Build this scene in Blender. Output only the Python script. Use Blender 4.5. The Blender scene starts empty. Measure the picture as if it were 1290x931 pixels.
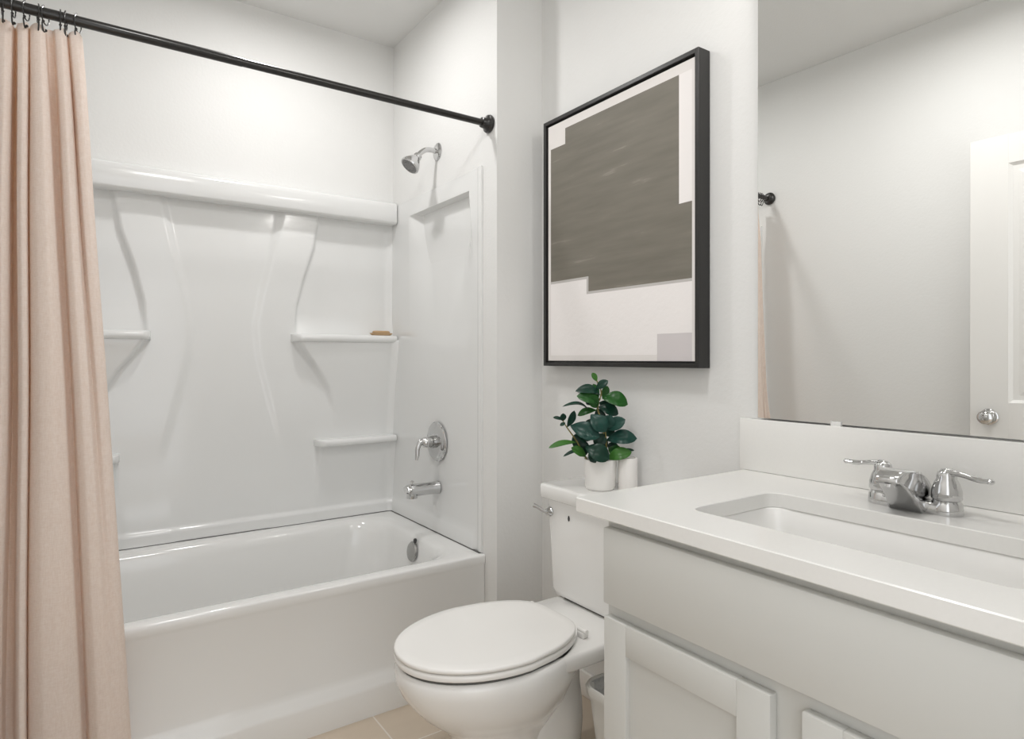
import bpy, bmesh, math, random
from mathutils import Vector, Matrix, noise
random.seed(7)
R = math.radians
SC = bpy.context.scene
COL = SC.collection

# ------------------------------------------------------------------ camera, world, lights, exposure
CAMZ = 1.16
FPX, CXP, CYP = 796.02, 645.0, 451.5          # focal length in pixels, principal column, horizon row
YAW = 55.309                                   # degrees clockwise from +Y
cam_d = bpy.data.cameras.new('camera')
cam = bpy.data.objects.new('camera', cam_d); COL.objects.link(cam)
cam_d.sensor_fit = 'HORIZONTAL'; cam_d.sensor_width = 36.0
cam_d.lens = 36.0 * FPX / 1290.0
cam_d.shift_y = (CYP - 465.5) / 1290.0
cam_d.clip_start = 0.01
# forward = (cos YAW, sin YAW, 0)
cam.rotation_euler = (R(90), 0, R(YAW - 90))
cam.location = (0, 0, CAMZ)
SC.camera = cam

W = bpy.data.worlds.new('world'); SC.world = W
W.use_nodes = True
bg = W.node_tree.nodes['Background']
bg.inputs[0].default_value = (0.97, 0.985, 1.0, 1)
bg.inputs[1].default_value = 1.6

def area(name, loc, rot, size, power, col=(1, 0.985, 0.97), shape='DISK', size_y=None):
    l = bpy.data.lights.new(name, 'AREA'); l.shape = shape; l.size = size
    if size_y: l.size_y = size_y
    l.energy = power; l.color = col
    o = bpy.data.objects.new(name, l); COL.objects.link(o)
    o.location = loc; o.rotation_euler = rot
    return o
P_TUB, P_ROOM = 7.0, 9.5
area('tub_light', (0.66, 2.18, 2.60), (0, 0, 0), 0.12, P_TUB)
area('room_fill_light', (0.45, 0.95, 2.575), (0, 0, 0), 0.28, P_ROOM)  # added fill lamp that brightens the whole room
# daylight reaches the room through the open entrance doorway (world background)

SC.view_settings.view_transform = 'Standard'
SC.view_settings.look = 'None'
SC.view_settings.gamma = 1.0
SC.view_settings.use_curve_mapping = False
SC.view_settings.exposure = 0.13
try:
    SC.cycles.diffuse_bounces = 8; SC.cycles.max_bounces = 14; SC.cycles.glossy_bounces = 6
    SC.cycles.sample_clamp_indirect = 6.0
    SC.cycles.use_denoising = True
    SC.cycles.caustics_reflective = False
except Exception:
    pass

# ------------------------------------------------------------------ materials
def mat(name, col, rough=0.5, metal=0.0, coat=0.0, bump=None, var=None, spec=0.5, trans=0.0):
    m = bpy.data.materials.new(name); m.use_nodes = True
    nt = m.node_tree; b = nt.nodes['Principled BSDF']
    b.inputs['Base Color'].default_value = (*col, 1)
    b.inputs['Roughness'].default_value = rough
    b.inputs['Metallic'].default_value = metal
    b.inputs['Specular IOR Level'].default_value = spec
    b.inputs['Coat Weight'].default_value = coat
    b.inputs['Coat Roughness'].default_value = 0.05
    tc = nt.nodes.new('ShaderNodeTexCoord')
    if var:                                  # (scale, amount) mottling of the base colour
        n = nt.nodes.new('ShaderNodeTexNoise'); n.inputs['Scale'].default_value = var[0]; n.inputs['Detail'].default_value = 4
        nt.links.new(tc.outputs['Object'], n.inputs['Vector'])
        mx = nt.nodes.new('ShaderNodeMix'); mx.data_type = 'RGBA'
        a = var[1]
        mx.inputs['A'].default_value = (*[c * (1 - a) for c in col], 1)
        mx.inputs['B'].default_value = (*[min(1, c * (1 + a)) for c in col], 1)
        nt.links.new(n.outputs['Fac'], mx.inputs['Factor'])
        nt.links.new(mx.outputs['Result'], b.inputs['Base Color'])
    if bump:                                 # (scale, strength, distance)
        n = nt.nodes.new('ShaderNodeTexNoise'); n.inputs['Scale'].default_value = bump[0]; n.inputs['Detail'].default_value = 3
        nt.links.new(tc.outputs['Object'], n.inputs['Vector'])
        bp = nt.nodes.new('ShaderNodeBump'); bp.inputs['Strength'].default_value = bump[1]; bp.inputs['Distance'].default_value = bump[2]
        nt.links.new(n.outputs['Fac'], bp.inputs['Height'])
        nt.links.new(bp.outputs['Normal'], b.inputs['Normal'])
    return m

M = {}
M['wall'] = mat('wall_paint', (0.745, 0.745, 0.735), 0.6, bump=(90, 0.14, 0.004))
M['ceiling'] = mat('ceiling_paint', (0.72, 0.72, 0.71), 0.8, bump=(120, 0.15, 0.004))
M['trim'] = mat('trim_paint', (0.82, 0.81, 0.79), 0.35)
M['acrylic'] = mat('glossy_acrylic', (0.735, 0.74, 0.735), 0.16, coat=0.25, spec=0.45)
M['tub'] = mat('tub_enamel', (0.76, 0.76, 0.75), 0.12, coat=0.3)
M['ceramic'] = mat('ceramic', (0.83, 0.825, 0.81), 0.08, coat=0.4)
M['seatplastic'] = mat('seat_plastic', (0.84, 0.83, 0.81), 0.22)
M['cabinet'] = mat('cabinet_paint', (0.58, 0.58, 0.555), 0.38)
M['quartz'] = mat('white_quartz', (0.78, 0.775, 0.755), 0.16, var=(140, 0.02))
M['chrome'] = mat('chrome', (0.62, 0.62, 0.62), 0.06, metal=1.0)
M['satin'] = mat('satin_metal', (0.42, 0.42, 0.41), 0.25, metal=1.0)
M['mirror'] = mat('mirror_silver', (0.90, 0.905, 0.895), 0.0, metal=1.0)
M['black'] = mat('black_metal', (0.012, 0.011, 0.010), 0.28, coat=0.2)
M['frame'] = mat('black_frame', (0.016, 0.015, 0.014), 0.38, bump=(200, 0.1, 0.001))
M['dark'] = mat('dark_rubber', (0.03, 0.03, 0.03), 0.6)
M['nozzle'] = mat('grey_nozzle', (0.22, 0.22, 0.22), 0.45)
M['seam'] = mat('seam_grey', (0.10, 0.10, 0.095), 0.7)
M['soil'] = mat('soil', (0.035, 0.025, 0.018), 0.9, bump=(60, 0.8, 0.01))
M['pot'] = mat('white_pot', (0.82, 0.81, 0.79), 0.32)
M['paper'] = mat('paper', (0.84, 0.82, 0.80), 0.8)
M['card'] = mat('cardboard', (0.20, 0.14, 0.11), 0.8)
M['soap'] = mat('tan_wood', (0.50, 0.34, 0.19), 0.5, var=(30, 0.25))
M['bin'] = mat('bin_plastic', (0.72, 0.715, 0.69), 0.4)
M['liner'] = mat('liner_film', (0.55, 0.55, 0.54), 0.25, bump=(55, 0.9, 0.02))
M['stem'] = mat('stem', (0.20, 0.17, 0.05), 0.6)
M['clip'] = mat('clear_clip', (0.75, 0.75, 0.74), 0.15)
M['fabric_liner'] = mat('liner_white', (0.82, 0.80, 0.78), 0.6)

def leaf_mat(name, c, rough=0.33):
    m = mat(name, c, rough, var=(25, 0.35), spec=0.27)
    return m
M['leaf_dark'] = leaf_mat('leaf_dark', (0.006, 0.036, 0.022))
M['leaf_teal'] = leaf_mat('leaf_teal', (0.010, 0.052, 0.040))
M['leaf_green'] = leaf_mat('leaf_green', (0.016, 0.085, 0.014))
M['leaf_light'] = leaf_mat('leaf_light', (0.045, 0.150, 0.025))

def emit(name, col, s):
    m = bpy.data.materials.new(name); m.use_nodes = True
    nt = m.node_tree; nt.nodes.clear()
    e = nt.nodes.new('ShaderNodeEmission'); e.inputs[0].default_value = (*col, 1); e.inputs[1].default_value = s
    o = nt.nodes.new('ShaderNodeOutputMaterial'); nt.links.new(e.outputs[0], o.inputs[0])
    return m
M['globe'] = emit('lit_globe', (1, 0.97, 0.93), 22.0)
M['lens'] = emit('lit_lens', (1, 0.96, 0.9), 6.0)

def floor_mat():
    m = bpy.data.materials.new('floor_tile'); m.use_nodes = True
    nt = m.node_tree; b = nt.nodes['Principled BSDF']
    tc = nt.nodes.new('ShaderNodeTexCoord')
    mp = nt.nodes.new('ShaderNodeMapping'); mp.inputs['Location'].default_value = (0.12, 0.085, 0)
    mp.inputs['Rotation'].default_value = (0, 0, 0)
    br = nt.nodes.new('ShaderNodeTexBrick')
    br.inputs['Scale'].default_value = 1.0
    br.inputs['Brick Width'].default_value = 0.61; br.inputs['Row Height'].default_value = 0.305
    br.inputs['Mortar Size'].default_value = 0.0025
    br.inputs['Color1'].default_value = (0.60, 0.51, 0.41, 1)
    br.inputs['Color2'].default_value = (0.54, 0.46, 0.37, 1)
    br.inputs['Mortar'].default_value = (0.70, 0.66, 0.60, 1)
    n = nt.nodes.new('ShaderNodeTexNoise'); n.inputs['Scale'].default_value = 3.5; n.inputs['Detail'].default_value = 6
    sc = nt.nodes.new('ShaderNodeMapping'); sc.inputs['Scale'].default_value = (1, 5, 1)
    nt.links.new(tc.outputs['Object'], mp.inputs['Vector']); nt.links.new(mp.outputs[0], br.inputs['Vector'])
    nt.links.new(tc.outputs['Object'], sc.inputs['Vector']); nt.links.new(sc.outputs[0], n.inputs['Vector'])
    mx = nt.nodes.new('ShaderNodeMix'); mx.data_type = 'RGBA'; mx.blend_type = 'MULTIPLY'
    mx.inputs['Factor'].default_value = 0.35
    nt.links.new(br.outputs['Color'], mx.inputs['A']); nt.links.new(n.outputs['Color'], mx.inputs['B'])
    cr = nt.nodes.new('ShaderNodeValToRGB')
    cr.color_ramp.elements[0].color = (0.72, 0.70, 0.68, 1); cr.color_ramp.elements[1].color = (1, 1, 1, 1)
    nt.links.new(n.outputs['Fac'], cr.inputs[0]); nt.links.new(cr.outputs[0], mx.inputs['B'])
    nt.links.new(mx.outputs['Result'], b.inputs['Base Color'])
    b.inputs['Roughness'].default_value = 0.38
    return m
M['floor'] = floor_mat()

def cloth_mat():
    m = bpy.data.materials.new('linen'); m.use_nodes = True
    nt = m.node_tree; b = nt.nodes['Principled BSDF']; out = nt.nodes['Material Output']
    tc = nt.nodes.new('ShaderNodeTexCoord')
    mp = nt.nodes.new('ShaderNodeMapping'); mp.inputs['Scale'].default_value = (1.0, 1.0, 0.16)
    n = nt.nodes.new('ShaderNodeTexNoise'); n.inputs['Scale'].default_value = 380; n.inputs['Detail'].default_value = 3
    mp2 = nt.nodes.new('ShaderNodeMapping'); mp2.inputs['Scale'].default_value = (0.2, 0.2, 1.0)
    n2 = nt.nodes.new('ShaderNodeTexNoise'); n2.inputs['Scale'].default_value = 420; n2.inputs['Detail'].default_value = 3
    nt.links.new(tc.outputs['Object'], mp.inputs[0]); nt.links.new(mp.outputs[0], n.inputs['Vector'])
    nt.links.new(tc.outputs['Object'], mp2.inputs[0]); nt.links.new(mp2.outputs[0], n2.inputs['Vector'])
    ad = nt.nodes.new('ShaderNodeMath'); ad.operation = 'ADD'
    nt.links.new(n.outputs['Fac'], ad.inputs[0]); nt.links.new(n2.outputs['Fac'], ad.inputs[1])
    cr = nt.nodes.new('ShaderNodeValToRGB')
    cr.color_ramp.elements[0].position = 0.7; cr.color_ramp.elements[0].color = (0.80, 0.725, 0.665, 1)
    cr.color_ramp.elements[1].position = 1.3; cr.color_ramp.elements[1].color = (0.90, 0.85, 0.805, 1)
    dv = nt.nodes.new('ShaderNodeMath'); dv.operation = 'MULTIPLY'; dv.inputs[1].default_value = 0.5
    nt.links.new(ad.outputs[0], dv.inputs[0]); 
    cr.color_ramp.elements[0].position = 0.35; cr.color_ramp.elements[1].position = 0.65
    nt.links.new(dv.outputs[0], cr.inputs[0])
    nt.links.new(cr.outputs[0], b.inputs['Base Color'])
    b.inputs['Roughness'].default_value = 0.9; b.inputs['Specular IOR Level'].default_value = 0.1
    bp = nt.nodes.new('ShaderNodeBump'); bp.inputs['Strength'].default_value = 0.25; bp.inputs['Distance'].default_value = 0.001
    nt.links.new(ad.outputs[0], bp.inputs['Height']); nt.links.new(bp.outputs[0], b.inputs['Normal'])
    tr = nt.nodes.new('ShaderNodeBsdfTranslucent'); tr.inputs[0].default_value = (0.93, 0.68, 0.48, 1)
    mx = nt.nodes.new('ShaderNodeMixShader'); mx.inputs[0].default_value = 0.28
    nt.links.new(b.outputs[0], mx.inputs[1]); nt.links.new(tr.outputs[0], mx.inputs[2])
    nt.links.new(mx.outputs[0], out.inputs[0])
    return m
M['linen'] = cloth_mat()

def paint_block_mat():
    m = bpy.data.materials.new('taupe_paint'); m.use_nodes = True
    nt = m.node_tree; b = nt.nodes['Principled BSDF']
    tc = nt.nodes.new('ShaderNodeTexCoord')
    mp = nt.nodes.new('ShaderNodeMapping'); mp.inputs['Scale'].default_value = (1, 0.9, 9.0)
    mp.inputs['Rotation'].default_value = (R(-7), 0, 0)
    n = nt.nodes.new('ShaderNodeTexNoise'); n.inputs['Scale'].default_value = 5; n.inputs['Detail'].default_value = 7
    nt.links.new(tc.outputs['Object'], mp.inputs[0]); nt.links.new(mp.outputs[0], n.inputs['Vector'])
    cr = nt.nodes.new('ShaderNodeValToRGB')
    e = cr.color_ramp.elements
    e[0].position = 0.30; e[0].color = (0.150, 0.138, 0.112, 1)
    e[1].position = 0.66; e[1].color = (0.185, 0.170, 0.140, 1)
    k = e.new(0.74); k.color = (0.26, 0.245, 0.21, 1)
    nt.links.new(n.outputs['Fac'], cr.inputs[0]); nt.links.new(cr.outputs[0], b.inputs['Base Color'])
    b.inputs['Roughness'].default_value = 0.6
    return m
M['paint_dark'] = paint_block_mat()
M['canvas'] = mat('canvas_cream', (0.74, 0.71, 0.69), 0.75, bump=(260, 0.2, 0.001))
M['canvas_pale'] = mat('canvas_pale', (0.82, 0.79, 0.78), 0.75, bump=(60, 0.35, 0.002))
M['canvas_mauve'] = mat('canvas_mauve', (0.60, 0.565, 0.57), 0.75)
M['canvas_line'] = mat('canvas_line', (0.50, 0.48, 0.465), 0.75)

# ------------------------------------------------------------------ mesh helpers
def obj(name, bm, m, parent=None, smooth=True, angle=35):
    me = bpy.data.meshes.new(name)
    bmesh.ops.recalc_face_normals(bm, faces=bm.faces[:])
    bm.to_mesh(me); bm.free()
    ms = m if isinstance(m, (list, tuple)) else [m]
    for k in ms: me.materials.append(M[k])
    if smooth:
        me.shade_smooth()
        try: me.set_sharp_from_angle(angle=R(angle))
        except Exception: pass
    o = bpy.data.objects.new(name, me); COL.objects.link(o)
    if parent is not None:
        o.parent = parent
        o.matrix_parent_inverse = Matrix.Identity(4)
        # parts are built in world coordinates: move them into the parent's space
        if parent.location.length > 0 or parent.rotation_euler.z:
            me.transform(pmat(parent).inverted())
    return o
def pmat(p):
    m = Matrix.Translation(p.location) @ p.rotation_euler.to_matrix().to_4x4()
    return m
def tag(o, label=None, cat=None, group=None, kind=None):
    if label: o['label'] = label
    if cat: o['category'] = cat
    if group: o['group'] = group
    if kind: o['kind'] = kind
    return o
def thing(name, label, cat, loc=(0, 0, 0), group=None):
    o = bpy.data.objects.new(name, None); COL.objects.link(o)
    o.location = loc; o.empty_display_size = 0.05
    return tag(o, label, cat, group)
def struct(name, bm, m, label, cat, smooth=False):
    o = obj(name, bm, m, None, smooth)
    return tag(o, label, cat, None, 'structure')

def add_box(bm, lo, hi, bevel=0.0, seg=3):
    lo = Vector(lo); hi = Vector(hi)
    r = bmesh.ops.create_cube(bm, size=1.0)
    vs = r['verts']
    bmesh.ops.scale(bm, vec=hi - lo, verts=vs)
    bmesh.ops.translate(bm, vec=(lo + hi) / 2, verts=vs)
    if bevel > 0:
        es = set()
        for v in vs: es.update(v.link_edges)
        bmesh.ops.bevel(bm, geom=list(es), offset=bevel, segments=seg, profile=0.5, affect='EDGES')
def box(lo, hi, bevel=0.0, seg=3):
    bm = bmesh.new(); add_box(bm, lo, hi, bevel, seg); return bm

def add_loft(bm, loops, cap0=True, cap1=True, closed=True):
    rows = [[bm.verts.new(p) for p in lp] for lp in loops]
    n = len(rows[0])
    for a, b in zip(rows[:-1], rows[1:]):
        for i in range(n if closed else n - 1):
            j = (i + 1) % n
            try: bm.faces.new((a[i], a[j], b[j], b[i]))
            except ValueError: pass
    if cap0: bm.faces.new(rows[0])
    if cap1: bm.faces.new(rows[-1])
    return rows
def loft(loops, cap0=True, cap1=True):
    bm = bmesh.new(); add_loft(bm, loops, cap0, cap1); return bm

def frame_of(d):
    d = Vector(d).normalized()
    up = Vector((0, 0, 1)) if abs(d.z) < 0.95 else Vector((1, 0, 0))
    a = d.cross(up).normalized(); b = a.cross(d).normalized()
    return a, b
def circle(c, d, r, n=24, sx=1.0, sy=1.0, ab=None):
    a, b = ab if ab else frame_of(d)
    c = Vector(c)
    return [c + a * (r * sx * math.cos(2 * math.pi * i / n)) + b * (r * sy * math.sin(2 * math.pi * i / n)) for i in range(n)]
def add_lathe(bm, c, d, prof, n=32):
    """prof: list of (distance along d, radius)"""
    c = Vector(c); d = Vector(d).normalized()
    add_loft(bm, [circle(c + d * t, d, max(r, 1e-4), n) for t, r in prof])
def lathe(c, d, prof, n=32):
    bm = bmesh.new(); add_lathe(bm, c, d, prof, n); return bm
def smooth_path(pts, k=8):
    pts = [Vector(p) for p in pts]
    if len(pts) < 3: return pts
    P = [pts[0] * 2 - pts[1]] + pts + [pts[-1] * 2 - pts[-2]]
    out = []
    for i in range(1, len(P) - 2):
        for j in range(k):
            t = j / k
            out.append(0.5 * ((2 * P[i]) + (P[i + 1] - P[i - 1]) * t + (2 * P[i - 1] - 5 * P[i] + 4 * P[i + 1] - P[i + 2]) * t * t
                              + (3 * P[i] - P[i - 1] - 3 * P[i + 1] + P[i + 2]) * t ** 3))
    out.append(pts[-1]); return out
def lerp_list(v, t):
    x = t * (len(v) - 1); i = min(int(x), len(v) - 2); f = x - i
    return v[i] * (1 - f) + v[i + 1] * f
def add_tube(bm, pts, rad, n=16, k=8, sx=1.0, sy=1.0, smooth=True, ab=None):
    path = smooth_path(pts, k) if smooth else [Vector(p) for p in pts]
    rad = rad if isinstance(rad, (list, tuple)) else [rad, rad]
    loops = []
    m = len(path)
    for i, p in enumerate(path):
        d = path[min(i + 1, m - 1)] - path[max(i - 1, 0)]
        t = i / (m - 1)
        A = ab
        if ab == 'Y':           # keep the wide axis on world Y
            a = Vector((0, 1, 0)); b = d.normalized().cross(a).normalized(); A = (a, b)
        sxx = lerp_list(list(sx), t) if isinstance(sx, (list, tuple)) else sx
        syy = lerp_list(list(sy), t) if isinstance(sy, (list, tuple)) else sy
        loops.append(circle(p, d, lerp_list(rad, t), n, sxx, syy, A))
    add_loft(bm, loops)
def tube(*a, **k):
    bm = bmesh.new(); add_tube(bm, *a, **k); return bm
def add_ball(bm, c, r, s=(1, 1, 1), seg=16):
    q = bmesh.ops.create_uvsphere(bm, u_segments=seg, v_segments=max(8, seg // 2), radius=r)
    bmesh.ops.scale(bm, vec=s, verts=q['verts']); bmesh.ops.translate(bm, vec=c, verts=q['verts'])
def sst(a, b, x):
    if a == b: return 1.0 if x >= a else 0.0
    t = max(0.0, min(1.0, (x - a) / (b - a))); return t * t * (3 - 2 * t)
def pl(tab, x):
    """piecewise linear table lookup, tab sorted by key"""
    if x <= tab[0][0]: return tab[0][1]
    for (a, va), (b, vb) in zip(tab[:-1], tab[1:]):
        if x <= b: return va + (vb - va) * (x - a) / (b - a)
    return tab[-1][1]
def rrect(x0, x1, y0, y1, r, z, n=12):
    """rounded rectangle loop, 4*(n+1) points, counter-clockwise"""
    out = []
    for cx, cy, a0 in ((x1 - r, y1 - r, 0), (x0 + r, y1 - r, 90), (x0 + r, y0 + r, 180), (x1 - r, y0 + r, 270)):
        for i in range(n + 1):
            a = R(a0 + 90 * i / n)
            out.append(Vector((cx + r * math.cos(a), cy + r * math.sin(a), z)))
    return out

# ------------------------------------------------------------------ room shell
XL, XR, XW = -0.23, 1.45, 1.246         # left wall, right wall, face of the plumbing wall
YN, YB, YJ = 0.05, 2.825, 1.895          # near wall, back wall, front face of the plumbing wall
ZC = 2.635
T = 0.12
struct('floor', box((XL - T, -1.6, -0.1), (XR + T, YB + T, 0)), 'floor', 'beige stone-look tile floor with pale grout lines', 'floor')
struct('ceiling', box((XL - T, YN - T, ZC), (XR + T, YB + T, ZC + 0.1)), 'ceiling', 'flat off-white painted ceiling', 'ceiling')
bm = bmesh.new()
add_box(bm, (XL - T, YB, 0), (XR + T, YB + T, ZC)); add_box(bm, (XL, YB - .035, 1.878), (XW, YB, ZC))
struct('wall_back', bm, 'wall', 'white painted wall above the tub surround at the back', 'wall')
bm = bmesh.new()
add_box(bm, (XL - T, YN - T, 0), (XL, 1.988, ZC)); add_box(bm, (XL - T, 1.988, 1.876), (XL, YB, ZC)); add_box(bm, (XL - T, 1.988, 0), (XL, YB, .44)); add_box(bm, (XL - T, 1.988, .44), (XL - .05, YB, 1.876))
struct('wall_left', bm, 'wall', 'plain white left wall seen in the mirror', 'wall')
struct('wall_right', box((XR, YN - T, 0), (XR + T, YB, ZC)), 'wall', 'white wall that carries the picture and the mirror', 'wall')
bm = bmesh.new()
add_box(bm, (XW, YJ, 0), (XR, 1.988, ZC)); add_box(bm, (XW, 1.988, 1.876), (XR, YB, ZC)); add_box(bm, (XW, 1.988, 0), (XR, YB, .44)); add_box(bm, (XW + .05, 1.988, .44), (XR, YB, 1.876))
struct('wall_plumbing', bm, 'wall', 'white boxed-out wall end between the tub and the toilet', 'wall')
bm = bmesh.new()
add_box(bm, (XL, YN - T, 0), (-0.185, YN, ZC)); add_box(bm, (0.72, YN - T, 0), (XR, YN, ZC)); add_box(bm, (-0.185, YN - T, 2.10), (0.72, YN, ZC))
struct('wall_near', bm, 'wall', 'white wall around the entrance doorway', 'wall')
bm = bmesh.new()
add_box(bm, (XR - 0.014, 1.03, 0), (XR, YJ, 0.085), 0.004, 2)
struct('baseboard_right', bm, 'trim', 'low white baseboard behind the toilet', 'baseboard', True)
struct('baseboard_plumbing', box((XW, YJ - 0.014, 0), (XR - 0.014, YJ, 0.085), 0.004, 2), 'trim', 'low white baseboard on the short wall end beside the tub', 'baseboard', True)

# ------------------------------------------------------------------ bathtub
tub = thing('bathtub', 'white alcove bathtub with a smooth apron beneath the tub surround', 'bathtub', (0.505, 2.36, 0))
TX0, TX1, TY0, TY1, RZ = XL, XW - 0.0004, 1.970, YB - 0.006, 0.438
bm = bmesh.new()
loops = []
N = 14
def tubloop(x0, x1, y0, y1, r, z): return rrect(x0, x1, y0, y1, r, z, N)
# outside, from the floor up: toe skirt, apron, lip, deck, then the basin down to its floor
loops += [tubloop(TX0, TX1, 1.940, TY1, 0.004, 0.0), tubloop(TX0, TX1, 1.940, TY1, 0.004, 0.085), tubloop(TX0, TX1, 1.944, TY1, 0.004, 0.095),
          tubloop(TX0, TX1, 1.966, TY1, 0.004, 0.115), tubloop(TX0, TX1, 1.974, TY1, 0.004, 0.135), tubloop(TX0, TX1, 1.9745, TY1, 0.004, 0.395), tubloop(TX0, TX1, 1.9715, TY1, 0.004, 0.405),
          tubloop(TX0, TX1, TY0, TY1, 0.004, 0.412), tubloop(TX0, TX1, TY0, TY1, 0.004, 0.431), tubloop(TX0, TX1, TY0 + 0.002, TY1, 0.004, 0.436), tubloop(TX0, TX1, TY0 + 0.007, TY1, 0.005, RZ),
          tubloop(TX0 + 0.05, TX1 - 0.06, TY0 + 0.045, TY1 - 0.075, 0.10, RZ),
          tubloop(TX0 + 0.075, TX1 - 0.085, TY0 + 0.062, TY1 - 0.090, 0.13, RZ - 0.004),
          tubloop(TX0 + 0.088, TX1 - 0.100, TY0 + 0.074, TY1 - 0.100, 0.15, RZ - 0.018),
          tubloop(TX0 + 0.10, TX1 - 0.108, TY0 + 0.084, TY1 - 0.108, 0.16, RZ - 0.05),
          tubloop(TX0 + 0.17, TX1 - 0.135, TY0 + 0.105, TY1 - 0.128, 0.17, 0.22),
          tubloop(TX0 + 0.23, TX1 - 0.155, TY0 + 0.125, TY1 - 0.125, 0.17, 0.13),
          tubloop(TX0 + 0.27, TX1 - 0.185, TY0 + 0.155, TY1 - 0.155, 0.15, 0.098),
          tubloop(TX0 + 0.33, TX1 - 0.235, TY0 + 0.205, TY1 - 0.205, 0.12, 0.088)]
add_loft(bm, loops)
obj('basin', bm, 'tub', tub, angle=50)
# overflow plate and its screw on the drain end, drain in the floor
nd = Vector((-1, 0, 0.16)).normalized()
ox = 1.128
obj('overflow_plate', lathe((ox + 0.004, 2.345, 0.374), nd, [(0, 0.040), (0.004, 0.040), (0.009, 0.036), (0.012, 0.02), (0.013, 0.002)]), 'satin', tub)
b2 = lathe((ox + 0.008, 2.326, 0.4215), nd, [(0, 0.0095), (0.006, 0.0095), (0.008, 0.006), (0.0081, 0.001)], 20)
obj('overflow_screw', b2, 'dark', tub)
obj('drain', lathe((0.90, 2.365, 0.089), (0, 0, 1), [(0, 0.034), (0.003, 0.034), (0.005, 0.028), (0.004, 0.002)]), 'chrome', tub)

# ------------------------------------------------------------------ tub surround
sur = thing('tub_surround', 'glossy white moulded tub surround with ledge, wavy columns and corner shelves', 'tub surround', (0.505, 2.78, 0.44))
Z0, Z1 = 0.441, 1.876
YP = 2.803                                 # plane of the back panel
outer = [(1.267, .274), (1.385, .284), (1.506, .313), (1.647, .358), (1.786, .380)]
inner = [(0.80, .234), (0.999, .185), (1.165, .145), (1.296, .133), (1.429, .156), (1.597, .197), (1.785, .236)]
funnel = [(0.849, .457), (0.92, .450), (1.026, .414), (1.113, .362), (1.199, .296), (1.24, .272)]
SH1, SH2 = 1.232, 0.772                    # undersides of the two shelf levels
def back_h(x, z):
    s = abs(x - 0.505)
    p = 0.0
    # raised wavy column: soft inner edge, crisp outer edge
    hi = 0.013 * sst(0.72, 0.95, z) * (0.55 + 0.45 * sst(1.2, 1.6, z))
    p += hi * sst(-0.030, 0.004, s - pl(inner, z))
    ho = 0.020 * sst(1.20, 1.36, z)
    p -= ho * sst(0.0, 0.016, s - pl(outer, z))
    # scoops under the shelves
    if 0.80 < z < 1.250:
        k = max(0.0, (z - 0.82) / 0.42)
        p += 0.062 * min(1.0, k) ** 1.5 * sst(-0.006, 0.020, s - pl(funnel, z))
    if z < SH2 + 0.02:
        k = max(0.0, (z - 0.50) / 0.28)
        p += 0.036 * min(1.0, k) ** 1.5 * sst(-0.004, 0.014, s - 0.375)
    # foot band
    gap = sst(0.16, 0.20, s) * (1 - sst(0.34, 0.38, s))
    p += 0.012 * (1 - sst(0.482, 0.496, z)) 
    p += 0.004 * gap * (1 - sst(0.50, 0.62, z))
    # rounded corner towards the end panels
    p += 0.016 * sst(0.690, 0.742, s) ** 2
    return p
def height_panel(us, vs, fn, back):
    """fn(u, v) -> front point; back(u, v) -> rear point; closed shell"""
    bm = bmesh.new()
    g = [[bm.verts.new(fn(u, v)) for u in us] for v in vs]
    for j in range(len(vs) - 1):
        for i in range(len(us) - 1):
            bm.faces.new((g[j][i], g[j][i + 1], g[j + 1][i + 1], g[j + 1][i]))
    ring = [(i, 0) for i in range(len(us))] + [(len(us) - 1, j) for j in range(1, len(vs))] + \
           [(i, len(vs) - 1) for i in range(len(us) - 2, -1, -1)] + [(0, j) for j in range(len(vs) - 2, 0, -1)]
    rb = [bm.verts.new(back(us[i], vs[j])) for i, j in ring]
    m = len(ring)
    for k in range(m):
        (i, j), (i2, j2) = ring[k], ring[(k + 1) % m]
        bm.faces.new((g[j][i], g[j2][i2], rb[(k + 1) % m], rb[k]))
    bm.faces.new(rb)
    return bm
us = [XL - .02 + (XW + 0.02 - XL + .02) * i / 240 for i in range(241)]
vs = [Z0 + (1.80 - Z0) * j / 230 for j in range(231)]
obj('back_panel', height_panel(us, vs, lambda u, v: (u, YP - back_h(u, v), v), lambda u, v: (u, YB - 0.003, v)), 'acrylic', sur, angle=60)
# top ledge of the back panel
prof = [(YB - 0.003, 1.790), (2.744, 1.787), (2.735, 1.790), (2.731, 1.797), (2.732, 1.862), (2.736, 1.878), (2.746, 1.886), (YB - 0.036, 1.888), (YB - .036, 1.877), (YB - .003, 1.877)]
obj('ledge', loft([[Vector((x, y, z)) for y, z in prof] for x in (XL, XW - 0.008)]), 'acrylic', sur, angle=50)
# corner shelves
def shelf(side, s0, z0, h, front):
    s1 = XW - 0.010 - 0.505 if side > 0 else 0.505 - XL - 0.004
    pts = []
    for i in range(15):                       # plan: the lip curves back into the panel at its inner end
        t = i / 14
        a = R(90 * t)
        pts.append((s0 + .035 * (1 - math.cos(a)), YP - .012 - (YP - .012 - front) * math.sin(a)))
    pts += [(s0 + .12, front), (s0 + .2, front), (s1 - .05, front), (s1, front + .004), (s1, YP + .004), (s0, YP + .004)]
    loops = []
    for k in range(9):
        a = R(-90 + 180 * k / 8); e = (h / 2) * (1 - math.cos(a)) * .75
        loops.append([Vector((.505 + side * x, min(y + e, YP + .004), z0 + h / 2 + h / 2 * math.sin(a))) for x, y in pts])
    return loft(loops)
for side in (-1, 1):
    obj('shelf', shelf(side, 0.264, SH1, 0.034, 2.722), 'acrylic', sur, angle=60)
    obj('shelf', shelf(side, 0.366, SH2, 0.030, 2.726), 'acrylic', sur, angle=60)
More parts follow.
